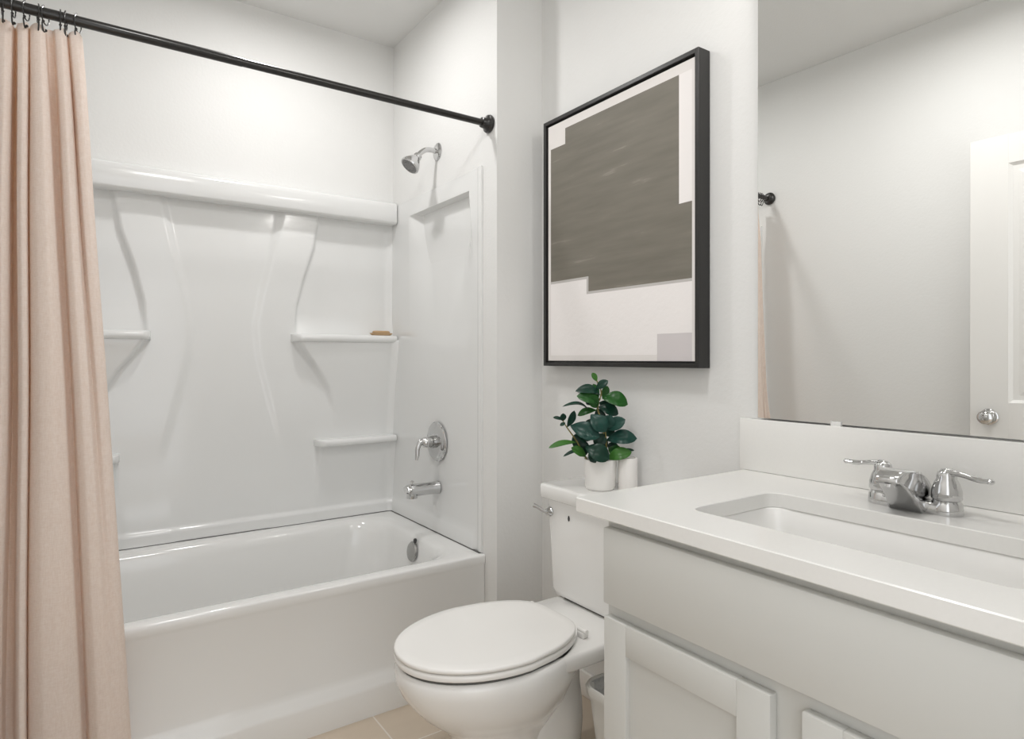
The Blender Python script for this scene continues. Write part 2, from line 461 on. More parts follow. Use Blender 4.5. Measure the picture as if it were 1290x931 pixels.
# end panels: flat with a shallow recess that starts under a top band
def end_h(y, z):
    w = max(0.0, 1.775 - z)
    r = 0.040 * sst(2.085 - .2 * w, 2.100 + .35 * w, y) * (1 - sst(2.52 - .3 * w, 2.62, y)) * (1 - sst(1.797, 1.803, z)) * sst(1.05, 1.70, z)
    f = 0.010 * sst(2.010, 2.022, y)           # front flange stands proud of the field
    lo = 0.010 * (1 - sst(0.485, 0.500, z)) * sst(2.03, 2.05, y)
    return 0.016 - r - f * 0.6 + lo
ys = [1.988 + (YP - 1.988) * i / 150 for i in range(151)]
zs = [Z0 + (1.50 - Z0) * j / 60 for j in range(60)] + [1.50 + (1.874 - 1.50) * j / 110 for j in range(111)]
obj('end_panel', height_panel(ys, zs, lambda u, v: (XW - 0.009 - end_h(u, v) + 0.016, u, v), lambda u, v: (XW + 0.033, u, v)), 'acrylic', sur, angle=60)
obj('end_panel', height_panel(ys, zs, lambda u, v: (XL + 0.009 + end_h(u, v) - 0.016 , u, v), lambda u, v: (XL - 0.033, u, v)), 'acrylic', sur, angle=60)
# dark caulk seam between the tub deck and the panels
bm = bmesh.new()
yy = YP - 0.0145
add_box(bm, (XL + 0.004, yy, RZ + 0.0003), (XW - 0.01, yy + 0.01, RZ + 0.003))
add_box(bm, (XW - 0.0155, 1.992, RZ + 0.0003), (XW - 0.008, yy + 0.005, RZ + 0.003))
obj('seam', bm, 'seam', sur, smooth=False)

# soap dish on the upper right shelf
sd = thing('soap_dish', 'small tan wooden soap dish lying on the upper right tub shelf', 'soap dish', (1.168, 2.753, SH1 + 0.034))
def oval(cx, cy, rx, ry, z, n=32, p=2.6):
    out = []
    for i in range(n):
        a = 2 * math.pi * i / n; c, s = math.cos(a), math.sin(a)
        out.append(Vector((cx + rx * math.copysign(abs(c) ** (2 / p), c), cy + ry * math.copysign(abs(s) ** (2 / p), s), z)))
    return out
zb = SH1 + 0.0345
obj('tray', loft([oval(1.168, 2.753, .044, .020, zb), oval(1.168, 2.753, .052, .0245, zb + .006), oval(1.168, 2.753, .056, .026, zb + .010),
                  oval(1.168, 2.753, .052, .023, zb + .0105), oval(1.168, 2.753, .046, .018, zb + .006)]), 'soap', sd)
obj('soap_bar', loft([oval(1.168, 2.753, .038, .015, zb + .0065), oval(1.168, 2.753, .042, .017, zb + .012), oval(1.168, 2.753, .042, .017, zb + .017),
                      oval(1.168, 2.753, .036, .013, zb + .021)]), 'soap', sd)

# ------------------------------------------------------------------ shower head, valve, spout (on the plumbing wall)
YS = 2.345
sh = thing('shower_fitting', 'chrome shower head on a bent arm above the tub surround', 'shower head', (XW, YS, 2.02))
obj('flange', lathe((XW, YS, 2.022), (-1, 0, 0), [(0, 0.036), (0.003, 0.036), (0.008, 0.029), (0.012, 0.016), (0.0122, 0.009)], 32), 'chrome', sh)
arm = [(XW - 0.004, YS, 2.022), (XW - 0.03, YS, 2.024), (XW - 0.055, YS, 2.020), (XW - 0.078, YS, 2.004), (XW - 0.088, YS, 1.992)]
obj('arm', tube(arm, 0.0105, 16, 8), 'chrome', sh)
hd = Vector((-0.62, 0.0, -0.78)).normalized()
hc = Vector((XW - 0.086, YS, 1.994))
obj('head', lathe(hc, hd, [(0, 0.011), (0.004, 0.016), (0.014, 0.018), (0.018, 0.016), (0.024, 0.021), (0.054, 0.038), (0.066, 0.041), (0.070, 0.039), (0.0705, 0.034)], 32), 'chrome', sh)
bm = lathe(hc + hd * 0.0695, hd, [(0, 0.0345), (0.002, 0.0340), (0.003, 0.001)], 32)
for k in range(10):
    a, b = frame_of(hd)
    c = hc + hd * 0.072 + (a * math.cos(k * .628) + b * math.sin(k * .628)) * 0.023
    add_ball(bm, c, 0.0028, seg=8)
obj('nozzle_face', bm, 'nozzle', sh)

vz = 0.815
XV = 1.2385
va = thing('shower_valve', 'chrome round shower valve with a curved lever handle', 'shower valve', (XV, YS - 0.01, vz))
obj('trim_plate', lathe((XV, YS - 0.01, vz), (-1, 0, 0), [(0, 0.082), (0.004, 0.082), (0.008, 0.078), (0.010, 0.066), (0.013, 0.060), (0.014, 0.048), (0.015, 0.03), (0.0151, 0.002)], 48), 'chrome', va)
obj('sleeve', lathe((XV - 0.012, YS - 0.01, vz), (-1, 0, 0), [(0, 0.026), (0.016, 0.026), (0.017, 0.022), (0.036, 0.021), (0.037, 0.01)], 32), 'satin', va)
bm = lathe((XV - 0.040, YS - 0.01, vz), (-1, 0, 0), [(0, 0.020), (0.008, 0.023), (0.022, 0.021), (0.032, 0.012), (0.035, 0.002)], 28)
add_tube(bm, [(XV - 0.056, YS - 0.01, vz + 0.006), (XV - 0.078, YS - 0.012, vz + 0.002), (XV - 0.092, YS - 0.014, vz - 0.022), (XV - 0.094, YS - 0.015, vz - 0.050), (XV - 0.098, YS - 0.016, vz - 0.068)], [0.014, 0.012, 0.010, 0.009, 0.006], 14, 8, ab='Y')
obj('handle', bm, 'chrome', va)

sz = 0.626
sp = thing('tub_spout', 'chrome tub spout with a diverter knob beneath the valve', 'tub spout', (XV, 2.33, sz))
path = [(XV, 2.33, sz), (XV - 0.03, 2.33, sz), (XV - 0.09, 2.33, sz), (XV - 0.125, 2.33, sz - 0.002), (XV - 0.138, 2.33, sz - 0.008)]
bm = bmesh.new()
add_tube(bm, path, [0.027, 0.025, 0.0255, 0.027, 0.026], 24, 6, sx=1.0, sy=1.0)
add_lathe(bm, (XV - 0.117, 2.33, sz - 0.010), (0, 0, -1), [(0, 0.023), (0.021, 0.022), (0.0215, 0.017)], 20)
obj('spout_body', bm, 'chrome', sp)
obj('diverter_knob', lathe((XV - 0.117, 2.33, sz + 0.020), (0, 0, 1), [(0, 0.004), (0.012, 0.004), (0.013, 0.008), (0.018, 0.008), (0.020, 0.003)], 16), 'chrome', sp)

# ------------------------------------------------------------------ shower rod, rings, curtain
YR, ZR, RR = 1.942, 2.014, 0.0128
rod = thing('shower_rod', 'long black metal shower curtain rod above the tub', 'curtain rod', (0.5, YR, ZR))
bm = lathe((XL + 0.006, YR, ZR), (1, 0, 0), [(0, RR), (0.62, RR), (0.622, RR * 0.93), (XW - XL - 0.012, RR * 0.93)], 24)
obj('tube', bm, 'black', rod)
for x, d in ((XL, 1), (XW, -1)):
    obj('flange', lathe((x, YR, ZR), (d, 0, 0), [(0, 0.031), (0.006, 0.033), (0.012, 0.031), (0.016, 0.024), (0.022, 0.020), (0.036, 0.018), (0.038, 0.0145)], 32), 'black', rod)

# the curtain: pleat knots (x at top, depth at top, x at hem, depth at hem); depth < 0 is towards the room
def px2x(px, Y):
    t = (px - CXP) / FPX
    c, s = math.cos(R(YAW)), math.sin(R(YAW))
    return Y * (c + s * t) / (s - c * t)
knots = [(-9, .010, -12, .01), (-7, -.020, -10, -.02), (4, -.034, -6, -.03), (12, -.020, 2, -.012), (15.5, .036, 6, .030), (19.5, .010, 18, .026),
         (20.5, -.026, 23, -.010), (27, -.034, 27, -.026), (33, -.022, 33.5, -.024), (34.8, .026, 35.5, .014), (37, -.010, 39, -.006), (42, -.024, 58, -.030),
         (49, -.030, 84, -.034), (55, -.018, 106, -.020), (57, .020, 111, .004), (66, .026, 114.5, .012), (69, -.016, 118, -.008), (76, -.030, 128, -.026), (82, -.018, 141, -.030),
         (84.5, .016, 150, -.024), (88, -.014, 158, -.014), (95, -.024, 164, -.004), (101, -.014, 167.5, .008), (103.5, .008, 168.5, .018), (101, .022, 164, .024)]
ZT, ZH = 1.982, 0.05
def crom(v, t):
    i = min(int(t), len(v) - 2); f = t - i
    p0, p1, p2, p3 = v[max(i - 1, 0)], v[i], v[i + 1], v[min(i + 2, len(v) - 1)]
    m1, m2 = (p2 - p0) * 0.32, (p3 - p1) * 0.32      # tight tangents keep folds crisp
    return (2 * f ** 3 - 3 * f ** 2 + 1) * p1 + (f ** 3 - 2 * f ** 2 + f) * m1 + (-2 * f ** 3 + 3 * f ** 2) * p2 + (f ** 3 - f ** 2) * m2
KX = [[k[0] for k in knots], [k[1] for k in knots], [k[2] for k in knots], [k[3] for k in knots]]
NZ, NK = 90, 9
nu = (len(knots) - 1) * NK + 1
bm = bmesh.new(); g = []
for j in range(NZ + 1):
    tz = j / NZ
    z = ZT + (ZH - ZT) * tz
    yc = YR + (1.882 - YR) * sst(0.0, 0.9, tz) 
    row = []
    for i in range(nu):
        t = i / NK
        w = tz ** 0.92
        px = crom(KX[0], t) * (1 - w) + crom(KX[2], t) * w
        dy = crom(KX[1], t) * (1 - w) + crom(KX[3], t) * w
        dy *= 0.55 + 0.45 * sst(0, 0.12, tz)
        x = px2x(px, 1.90)
        wob = noise.noise(Vector((x * 7, tz * 3.2, 1.7)))
        x += 0.004 * wob * sst(0.05, 0.3, tz)
        yc2 = yc + .035 * (1 - sst(-.155, -.04, x)) * (1 - sst(.48, .72, tz))
        y = yc2 + dy + 0.006 * noise.noise(Vector((x * 9 + 4, tz * 4.1, 3.0)))
        z2 = z
        if j == 0: z2 = z - 0.006 * (0.5 + 0.5 * math.cos(2 * math.pi * t / 3.25))
        row.append(bm.verts.new((max(x, XL + 0.012), y, z2)))
    g.append(row)
for j in range(NZ):
    for i in range(nu - 1):
        bm.faces.new((g[j][i], g[j][i + 1], g[j + 1][i + 1], g[j + 1][i]))
cur = obj('shower_curtain', bm, 'linen', None, angle=180)
tag(cur, 'beige pink linen shower curtain gathered at the left end of the rod', 'shower curtain')
sm = cur.modifiers.new('thick', 'SOLIDIFY'); sm.thickness = 0.0016; sm.offset = 0

ring_px = [3, 17, 33, 48, 57, 76, 83, 98]
spots = ['leftmost, at the picture edge', 'second from the left', 'third from the left', 'fourth from the left', 'fourth from the right', 'third from the right', 'second from the right', 'nearest to the bare rod']
proto = None
for k, px in enumerate(ring_px):
    x = px2x(px, YR)
    lab = 'thin black curtain ring on the shower rod, ' + spots[k]
    if proto is None:
        proto = thing('curtain_ring', lab, 'curtain ring', (x, YR, ZR), 'curtain rings along the shower rod')
        a0 = []
        for i in range(29):
            a = R(-250 + 320 * i / 28)
            a0.append(Vector((x, YR + 0.020 * math.cos(a), ZR - 0.006 + 0.0225 * math.sin(a))))
        bm = bmesh.new(); add_tube(bm, a0, 0.0016, 8, 1, smooth=False)
        obj('hoop', bm, 'black', proto)
        bm = bmesh.new()
        add_tube(bm, [(x, YR - 0.010, ZR - 0.025), (x, YR - 0.016, ZR - 0.034), (x, YR - 0.008, ZR - 0.050), (x + .002, YR - 0.002, ZR - 0.044)], 0.0018, 8, 5)
        add_ball(bm, (x + .002, YR - 0.002, ZR - 0.044), 0.0034, seg=10)
        add_ball(bm, (x, YR - 0.010, ZR - 0.0245), 0.0034, seg=10)
        obj('hook', bm, 'black', proto)
        proto.rotation_euler = (0, 0, R(8))
    else:
        r = proto.copy(); COL.objects.link(r); r.location = (x, YR, ZR); r.rotation_euler = (0, 0, R(random.uniform(-24, 24)))
        r['label'] = lab
        for ch in proto.children:
            c = ch.copy(); COL.objects.link(c); c.parent = r

# ------------------------------------------------------------------ toilet
TC = 1.412                                    # centre line (Y)
toi = thing('toilet', 'white two-piece toilet with its lid closed between tub and vanity', 'toilet', (1.0, TC, 0))
def egg(xf, xb, hw, z, n=64, flat=2.0, backw=None, p=2.0, xm=None):
    """outline: pointed oval front at xf, rear at xb; widest at xm"""
    xm = xm if xm is not None else xf + (xb - xf) * 0.54
    out = []
    for i in range(n):
        a = 2 * math.pi * i / n
        c, s = math.cos(a), math.sin(a)
        if c <= 0:
            X = xm + (xm - xf) * (-abs(c) ** (2 / 2.0)); Y = hw * math.copysign(abs(s) ** (2 / 2.05), s)
        else:
            X = xm + (xb - xm) * abs(c) ** (2 / flat); Y = hw * math.copysign(abs(s) ** (2 / flat), s)
        if backw is not None and X > xm:
            f = (X - xm) / (xb - xm); w = 1 + (backw / hw - 1) * f ** 1.6; Y *= w
        out.append(Vector((X, TC + Y, z)))
    return out
bm = bmesh.new()
# bowl
add_loft(bm, [egg(0.795, 1.10, 0.112, 0.0), egg(0.790, 1.105, 0.114, 0.012), egg(0.800, 1.095, 0.104, 0.035), egg(0.806, 1.08, 0.098, 0.09), egg(0.803, 1.07, 0.099, 0.15), egg(0.795, 1.08, 0.104, 0.185), egg(0.776, 1.10, 0.116, 0.212),
              egg(0.745, 1.115, 0.136, 0.238), egg(0.712, 1.13, 0.157, 0.266), egg(0.682, 1.145, 0.175, 0.300), egg(0.661, 1.16, 0.187, 0.33), egg(0.648, 1.16, 0.193, 0.36),
              egg(0.646, 1.16, 0.194, 0.385), egg(0.652, 1.155, 0.189, 0.397), egg(0.66, 1.15, 0.183, 0.400)])
# trapway and rear foot
add_loft(bm, [egg(0.90, 1.19, 0.108, 0.0, flat=2.6), egg(0.90, 1.19, 0.108, 0.02, flat=2.6), egg(0.90, 1.18, 0.100, 0.04, flat=2.6), egg(0.90, 1.185, 0.103, 0.10, flat=2.6),
              egg(0.90, 1.19, 0.106, 0.16, flat=2.6), egg(0.90, 1.19, 0.100, 0.21, flat=2.6), egg(0.90, 1.19, 0.085, 0.26, flat=2.6), egg(0.90, 1.19, 0.074, 0.31, flat=3), egg(0.90, 1.22, 0.074, 0.36, flat=3)])
# deck under the tank
def deck(z, e): return [Vector((x, TC + y, z)) for x, y in dk(e)]
def dk(e):
    pts = []
    for P0, P1 in (((0.90, 0.176), (1.23, 0.174)), ((1.23, 0.174), (1.425, 0.172))):
        for i in range(6):
            t = i / 6; pts.append((P0[0] + (P1[0] - P0[0]) * t, P0[1] + (P1[1] - P0[1]) * t - e))
    pts.append((1.425 - e, 0.172 - e - 0.012)); pts.append((1.425 - e, -0.172 + e + 0.012))
    pts += [(x, -y) for x, y in reversed(pts[:12])]
    return pts
add_loft(bm, [deck(0.348, 0.020), deck(0.356, 0.006), deck(0.366, 0.0), deck(0.388, 0.0), deck(0.396, 0.003), deck(0.400, 0.010)])
obj('bowl', bm, 'ceramic', toi, angle=60)
def lidloop(e, z): return egg(0.646 + e, 1.132 - e, 0.192 - e, z, flat=4.5, backw=0.128, xm=0.905)
obj('seat', loft([lidloop(.006, 0.4075), lidloop(.001, 0.4095), lidloop(0, 0.412), lidloop(0.000, 0.420), lidloop(.002, 0.4235), lidloop(.006, 0.4245)]), 'seatplastic', toi, angle=60)
obj('lid', loft([lidloop(.003, 0.4270), lidloop(0, 0.4285), lidloop(0, 0.434), lidloop(.0015, 0.4370), lidloop(.005, 0.4385), lidloop(.03, 0.4398), lidloop(.08, 0.4412), lidloop(.14, .442)]), 'seatplastic', toi, angle=70)
obj('seat_gap_shade', loft([lidloop(.010, 0.3995), lidloop(.010, 0.4080)]), 'seam', toi)  # dark slab painted in as the shaded line between seat and bowl
obj('lid_gap_shade', loft([lidloop(.008, 0.4240), lidloop(.008, 0.4275)]), 'seam', toi)  # dark slab that draws the shade line between lid and seat
for s in (-1, 1):
    bm = box((1.128, TC + s * .105 - .014, 0.400), (1.150, TC + s * .105 + .014, 0.418), 0.005, 3)
    add_tube(bm, [(1.136, TC + s * .092, 0.420), (1.136, TC + s * .126, 0.420)], 0.0065, 14, smooth=False)
    obj('hinge', bm, 'seatplastic', toi)
def tankloop(z, ins, f=0.0):
    x0, x1, y0, y1 = 1.248 + ins + f, 1.440, TC - 0.205 + ins, TC + 0.205 - ins
    return rrect(x0, x1, y0, y1, 0.028, z, 6)
obj('tank', loft([tankloop(0.404, 0.030), tankloop(0.410, 0.016), tankloop(0.43, 0.010), tankloop(0.56, 0.006), tankloop(0.70, 0.0), tankloop(0.716, 0.0)]), 'ceramic', toi, angle=60)
obj('tank_gap_shade', box((1.275, TC - .14, 0.398), (1.42, TC + .14, 0.408)), 'seam', toi, smooth=False)  # dark box filling the gap below the tank, coloured as its shade
def lidr(z, e): return rrect(1.230 + e, 1.446, TC - 0.220 + e, TC + 0.220 - e, 0.022, z, 6)
obj('tank_lid', loft([lidr(0.7145, 0.010), lidr(0.7150, 0.003), lidr(0.718, 0.0), lidr(0.751, 0.0), lidr(0.7565, 0.002), lidr(0.758, 0.006)]), 'ceramic', toi, angle=60)
ly, lz = TC + 0.176, 0.672
bm = lathe((1.249, ly, lz), (-1, 0, 0), [(0, 0.015), (0.004, 0.015), (0.008, 0.012), (0.016, 0.010), (0.018, 0.004)], 24)
add_tube(bm, [(1.236, ly - 0.004, lz), (1.231, ly + 0.018, lz + 0.002), (1.226, ly + 0.040, lz + 0.010), (1.222, ly + 0.052, lz + 0.013)], [0.006, 0.0055, 0.006, 0.0075], 12, 6)
obj('flush_lever', bm, 'chrome', toi)
bm = bmesh.new()
add_loft(bm, [[Vector((1.2482 + d, 1.497 + .004 * math.cos(a) * (1 - .45 * max(0, math.sin(a))) * sc, 0.668 + .0085 * math.sin(a) * sc)) for a in [2 * math.pi * i / 20 for i in range(20)]] for d, sc in ((0.001, 1.0), (-0.0012, 1.0), (-0.0018, .6))])
obj('emblem', bm, 'dark', toi)

# ------------------------------------------------------------------ waste bin
bn = thing('waste_bin', 'small white waste bin with a clear liner between toilet and vanity', 'bin', (1.255, 1.155, 0))
def bl(z, e, r=0.045): return rrect(1.106 + e, 1.362 - e, 1.030 + e, 1.286 - e, r, z, 8)
H = 0.298
obj('body', loft([bl(0.0, .036), bl(0.004, .032), bl(0.075, .022), bl(0.078, .026), bl(H - .03, .008), bl(H - .026, .003), bl(H - .006, 0), bl(H, .003), bl(H, .008), bl(H - .01, .012), bl(0.02, .042)]), 'bin', bn, angle=40)
bm = bmesh.new()
loops = []
for z, e in ((H - .004, .0125), (H - .03, .016), (H - .07, .022), (H - .12, .05), (H - .15, .09)):
    lp = bl(z, e, 0.035)
    loops.append([p + Vector((noise.noise(p * 40), noise.noise(p * 40 + Vector((9, 0, 0))), noise.noise(p * 30 + Vector((0, 7, 0))))) * (0.012 if z < H - .01 else .001) for p in lp])
add_loft(bm, loops, cap0=False)
obj('liner', bm, 'liner', bn)

# ------------------------------------------------------------------ framed picture
PX, PY0, PY1, PZ0, PZ1 = 1.400, 1.128, 1.822, 1.133, 2.012
pic = thing('framed_picture', 'large black-framed abstract picture of taupe and cream blocks above the toilet', 'picture', (XR, (PY0 + PY1) / 2, PZ0))
fw = 0.013
bm = bmesh.new()
add_box(bm, (PX, PY0, PZ0), (XR - .002, PY0 + fw, PZ1), .0012, 2); add_box(bm, (PX, PY1 - fw, PZ0), (XR - .002, PY1, PZ1), .0012, 2)
add_box(bm, (PX, PY0 + fw, PZ0), (XR - .002, PY1 - fw, PZ0 + fw), .0012, 2); add_box(bm, (PX, PY0 + fw, PZ1 - fw), (XR - .002, PY1 - fw, PZ1), .0012, 2)
obj('frame', bm, 'frame', pic, smooth=False)
cy0, cy1, cz0, cz1 = PY0 + fw + .006, PY1 - fw - .006, PZ0 + fw + .006, PZ1 - fw - .006
obj('backing', box((PX + .020, PY0 + fw, PZ0 + fw), (XR - .003, PY1 - fw, PZ1 - fw)), 'frame', pic, smooth=False)
# canvas: a grid of faces coloured by block (0 cream, 1 pale, 2 taupe, 3 mauve, 4 line)
ycs = sorted({0, .022, .145, .315, .33, .915, .94, .985, .79, 1})
zcs = sorted({0, .022, .095, .265, .275, .325, .335, .53, .755, .90, .965, 1})
bm = bmesh.new()
xf = PX + .008
def Pt(u, v): return Vector((xf, cy1 - (cy1 - cy0) * u, cz0 + (cz1 - cz0) * v))
gr = {(u, v): bm.verts.new(Pt(u, v)) for u in ycs for v in zcs}
for u0, u1 in zip(ycs[:-1], ycs[1:]):
    for v0, v1 in zip(zcs[:-1], zcs[1:]):
        u, v = (u0 + u1) / 2, (v0 + v1) / 2
        k = 0
        if .022 < u < .985:
            bot = .275 if u > .33 else .335
            t_ok = (v < .90 if u < .145 else v < .965)
            if t_ok and v > bot and u < (.94 if v > .53 else .985): k = 2
            if v > .53 and u > .915: k = 1 if u < .985 and v < .965 else 0
            if k == 2 and u < .33 and v < .335: k = 4
            if v < bot:
                k = 1
                if v > bot - .0101: k = 4
                if .315 < u < .33 and v < .335 and v > .265: k = 4
                if v < .022: k = 0
                if u > .79 and .022 < v < .095: k = 3
                elif u > .79 and v < .022: k = 3
        f = bm.faces.new((gr[u0, v0], gr[u1, v0], gr[u1, v1], gr[u0, v1])); f.material_index = k
back = [bm.verts.new(Pt(u, v) + Vector((.012, 0, 0))) for u, v in ((0, 0), (1, 0), (1, 1), (0, 1))]
bm.faces.new(back)
obj('canvas', bm, ['canvas', 'canvas_pale', 'paint_dark', 'canvas_mauve', 'canvas_line'], pic, smooth=False)

# ------------------------------------------------------------------ potted plant and paper roll on the tank lid
ZL = 0.7585
pc = Vector((1.332, 1.447, ZL))
plant = thing('potted_plant', 'small rubber plant with dark green leaves in a white pot on the toilet tank', 'plant', pc)
obj('pot', lathe(pc, (0, 0, 1), [(0, 0.040), (0.003, 0.0435), (0.010, 0.046), (0.088, 0.0505), (0.092, 0.0500), (0.093, 0.0485), (0.090, 0.0465), (0.080, 0.045)], 48), 'pot', plant)
obj('soil', lathe(pc + Vector((0, 0, 0.078)), (0, 0, 1), [(0, 0.0455), (0.003, 0.0455), (0.005, 0.03), (0.006, 0.001)], 24), 'soil', plant)
cosY, sinY = math.cos(R(YAW)), math.sin(R(YAW))
ax_r = Vector((sinY, -cosY, 0)); ax_f = Vector((cosY, sinY, 0)); ax_u = Vector((0, 0, 1))
DP = pc.x * cosY + pc.y * sinY
def pp(zx, zy, dep=0.0):
    """plant layout: right / up offsets from the pot axis in metres, measured off the plant"""
    px, py = 680 + zx / 5.476, 460 + zy / 5.476
    d = DP
    off_r = (px - 757.5) * d / FPX
    z = CAMZ - (py - CYP) * d / FPX
    return Vector((pc.x, pc.y, 0)) + ax_r * off_r + ax_f * dep + ax_u * z
def px_m(w): return w / 5.476 * DP / FPX
def leaf(b, t, w, mname, nrm, curl=0.15, fold=0.22):
    b, t = Vector(b), Vector(t); d = t - b; L = d.length; d = d / L
    nrm = Vector(nrm); nrm = (nrm - d * nrm.dot(d)).normalized(); side = d.cross(nrm)
    bm = bmesh.new(); rows = []; n = 12
    for i in range(n + 1):
        u = i / n
        wid = w * 0.5 * (math.sin(math.pi * u ** 1.25) ** 0.62) if 0 < u < 1 else 0.0
        wid = max(wid, w * 0.03 if u < .5 else w * 0.01)
        c = b + d * (L * u) + nrm * (curl * L * (math.sin(math.pi * u) - 0.35 * u * u))
        row = []
        for q in (-1, -.66, -.33, 0, .33, .66, 1):
            row.append(bm.verts.new(c + side * (wid * q) + nrm * (wid * fold * abs(q) - (0.12 * wid if abs(q) == 1 else 0))))
        rows.append(row)
    for A, B in zip(rows[:-1], rows[1:]):
        for i in range(6): bm.faces.new((A[i], A[i + 1], B[i + 1], B[i]))
    # give it a real thickness
    r = bmesh.ops.duplicate(bm, geom=bm.verts[:] + bm.faces[:])
    for v in [e for e in r['geom'] if isinstance(e, bmesh.types.BMVert)]: v.co -= nrm * 0.0007
    return obj('leaf', bm, mname, plant, angle=180)
LV = [  # base, tip, width (plant-photo units), colour, depth base, depth tip, facing (right, up, towards viewer), curl
    ((402, 112), (370, 52), 42, 'leaf_light', 0, 0, (.3, .3, 1), .05),
    ((395, 165), (474, 105), 58, 'leaf_dark', 0, -.01, (0, .5, 1), .1),
    ((425, 205), (255, 168), 84, 'leaf_dark', 0, -.02, (.1, .8, .8), .22),
    ((412, 262), (262, 205), 92, 'leaf_green', -.005, -.03, (.2, .6, 1), .18),
    ((402, 292), (345, 205), 84, 'leaf_green', -.005, -.03, (.2, .2, 1), .10),
    ((410, 235), (380, 130), 60, 'leaf_green', .0, .01, (-.4, .2, 1), .05),
    ((438, 226), (608, 262), 122, 'leaf_green', 0, -.02, (.2, .7, 1), .18),
    ((440, 225), (480, 145), 56, 'leaf_green', 0, .01, (.3, .2, 1), .05),
    ((356, 318), (166, 270), 40, 'leaf_dark', 0, -.015, (0, .9, .5), .22),
    ((415, 290), (552, 335), 96, 'leaf_dark', .01, .0, (.2, .6, 1), .15),
    ((425, 260), (490, 300), 80, 'leaf_dark', .02, .02, (.2, .4, 1), .1),
    ((352, 335), (448, 445), 120, 'leaf_teal', -.03, -.05, (.0, .5, 1), .12),
    ((400, 310), (270, 345), 60, 'leaf_green', 0, .01, (0, .7, .8), .15),
    ((462, 440), (580, 365), 96, 'leaf_teal', -.015, -.04, (-.2, .5, 1), .08),
    ((450, 430), (490, 340), 100, 'leaf_teal', -.02, -.035, (.1, .3, 1), .08),
    ((470, 400), (555, 430), 80, 'leaf_dark', .0, .0, (.2, .5, 1), .1),
    ((215, 412), (405, 480), 128, 'leaf_teal', -.02, -.05, (.0, .5, 1), .10),
    ((340, 400), (330, 520), 110, 'leaf_dark', .0, -.02, (.1, .3, 1), .08),
    ((196, 425), (244, 312), 56, 'leaf_dark', -.01, -.02, (.5, .2, 1), .08),
    ((165, 375), (98, 355), 28, 'leaf_dark', -.01, -.02, (0, .6, .8), .1),
    ((165, 385), (165, 330), 46, 'leaf_dark', -.01, -.02, (.2, .3, 1), .08),
    ((182, 395), (145, 412), 26, 'leaf_dark', -.01, -.02, (0, .5, 1), .08),
    ((465, 515), (664, 492), 112, 'leaf_teal', -.01, -.03, (.0, .7, 1), .16),
    ((262, 530), (66, 556), 52, 'leaf_light', -.01, -.03, (0, .8, .6), .10),
    ((310, 585), (166, 618), 32, 'leaf_dark', -.01, -.02, (0, .8, .5), .12),
    ((322, 625), (222, 558), 66, 'leaf_light', -.015, -.03, (.3, .5, 1), .12),
    ((312, 552), (470, 628), 124, 'leaf_dark', -.04, -.055, (.1, .4, 1), .14),
    ((465, 640), (625, 585), 92, 'leaf_light', -.02, -.035, (.1, .7, 1), .15),
    ((480, 570), (560, 610), 90, 'leaf_green', .0, -.02, (.1, .5, 1), .1),
    ((560, 598), (660, 585), 30, 'leaf_dark', 0, 0, (0, .7, .6), .1),
    ((400, 590), (345, 648), 90, 'leaf_dark', -.03, -.045, (0, .2, 1), .1),
    ((440, 560), (420, 650), 96, 'leaf_dark', -.02, -.03, (0, .2, 1), .1),
    ((270, 500), (330, 620), 90, 'leaf_dark', .01, .0, (0, .3, 1), .1),
    ((460, 470), (390, 545), 90, 'leaf_dark', -.005, -.015, (0, .3, 1), .1),
    ((330, 470), (240, 560), 100, 'leaf_dark', .01, .0, (0, .3, 1), .1),
    ((300, 420), (420, 420), 90, 'leaf_dark', .015, .01, (0, .4, 1), .1),
    ((380, 480), (470, 590), 100, 'leaf_dark', .015, .01, (0, .3, 1), .1),
    ((410, 300), (440, 400), 80, 'leaf_dark', .02, .01, (0, .3, 1), .1),
    ((250, 600), (330, 610), 60, 'leaf_dark', .01, .0, (0, .4, 1), .1),
    ((500, 610), (540, 540), 80, 'leaf_dark', .02, .02, (0, .4, 1), .1),
    ((385, 220), (330, 270), 70, 'leaf_dark', .01, .0, (0, .4, 1), .1),
    ((430, 440), (530, 470), 90, 'leaf_dark', .02, .01, (0, .4, 1), .1),
]
for bs, tp, w, mn, db, dt, f, cu in LV:
    leaf(pp(*bs, db), pp(*tp, dt), px_m(w), mn, ax_r * f[0] + ax_u * f[1] - ax_f * f[2], cu)
main = [pp(430, 668), pp(432, 540, -.005), pp(446, 430, -.005), pp(408, 300), pp(432, 190), pp(402, 108)]
br1 = [pp(340, 668, -.01), pp(262, 525, -.01), pp(195, 430, -.01), pp(162, 372, -.01)]
br2 = [pp(470, 668), pp(462, 520, -.01), pp(455, 440, -.015)]
obj('stem', tube(main, [.0035, .003, .0026, .002], 10, 8), 'stem', plant)
obj('stem', tube(br1, [.003, .0022, .0016], 10, 8), 'stem', plant)
obj('stem', tube(br2, [.003, .002], 10, 8), 'stem', plant)

rc = Vector((1.392, 1.388, ZL))
roll = thing('paper_roll', 'narrow white paper roll standing on end beside the potted plant', 'paper roll', rc)
obj('paper', lathe(rc, (0, 0, 1), [(0, 0.0225), (0, 0.0285), (0.001, 0.029), (0.097, 0.029), (0.098, 0.0285), (0.098, 0.0225)], 36), 'paper', roll)
bm = bmesh.new()
add_loft(bm, [circle(rc + Vector((0, 0, z)), (0, 0, 1), r, 36) for z, r in ((0.001, .0224), (0.0984, .0224), (0.0984, .0212), (0.001, .0212))], False, False)
obj('core', bm, 'card', roll)

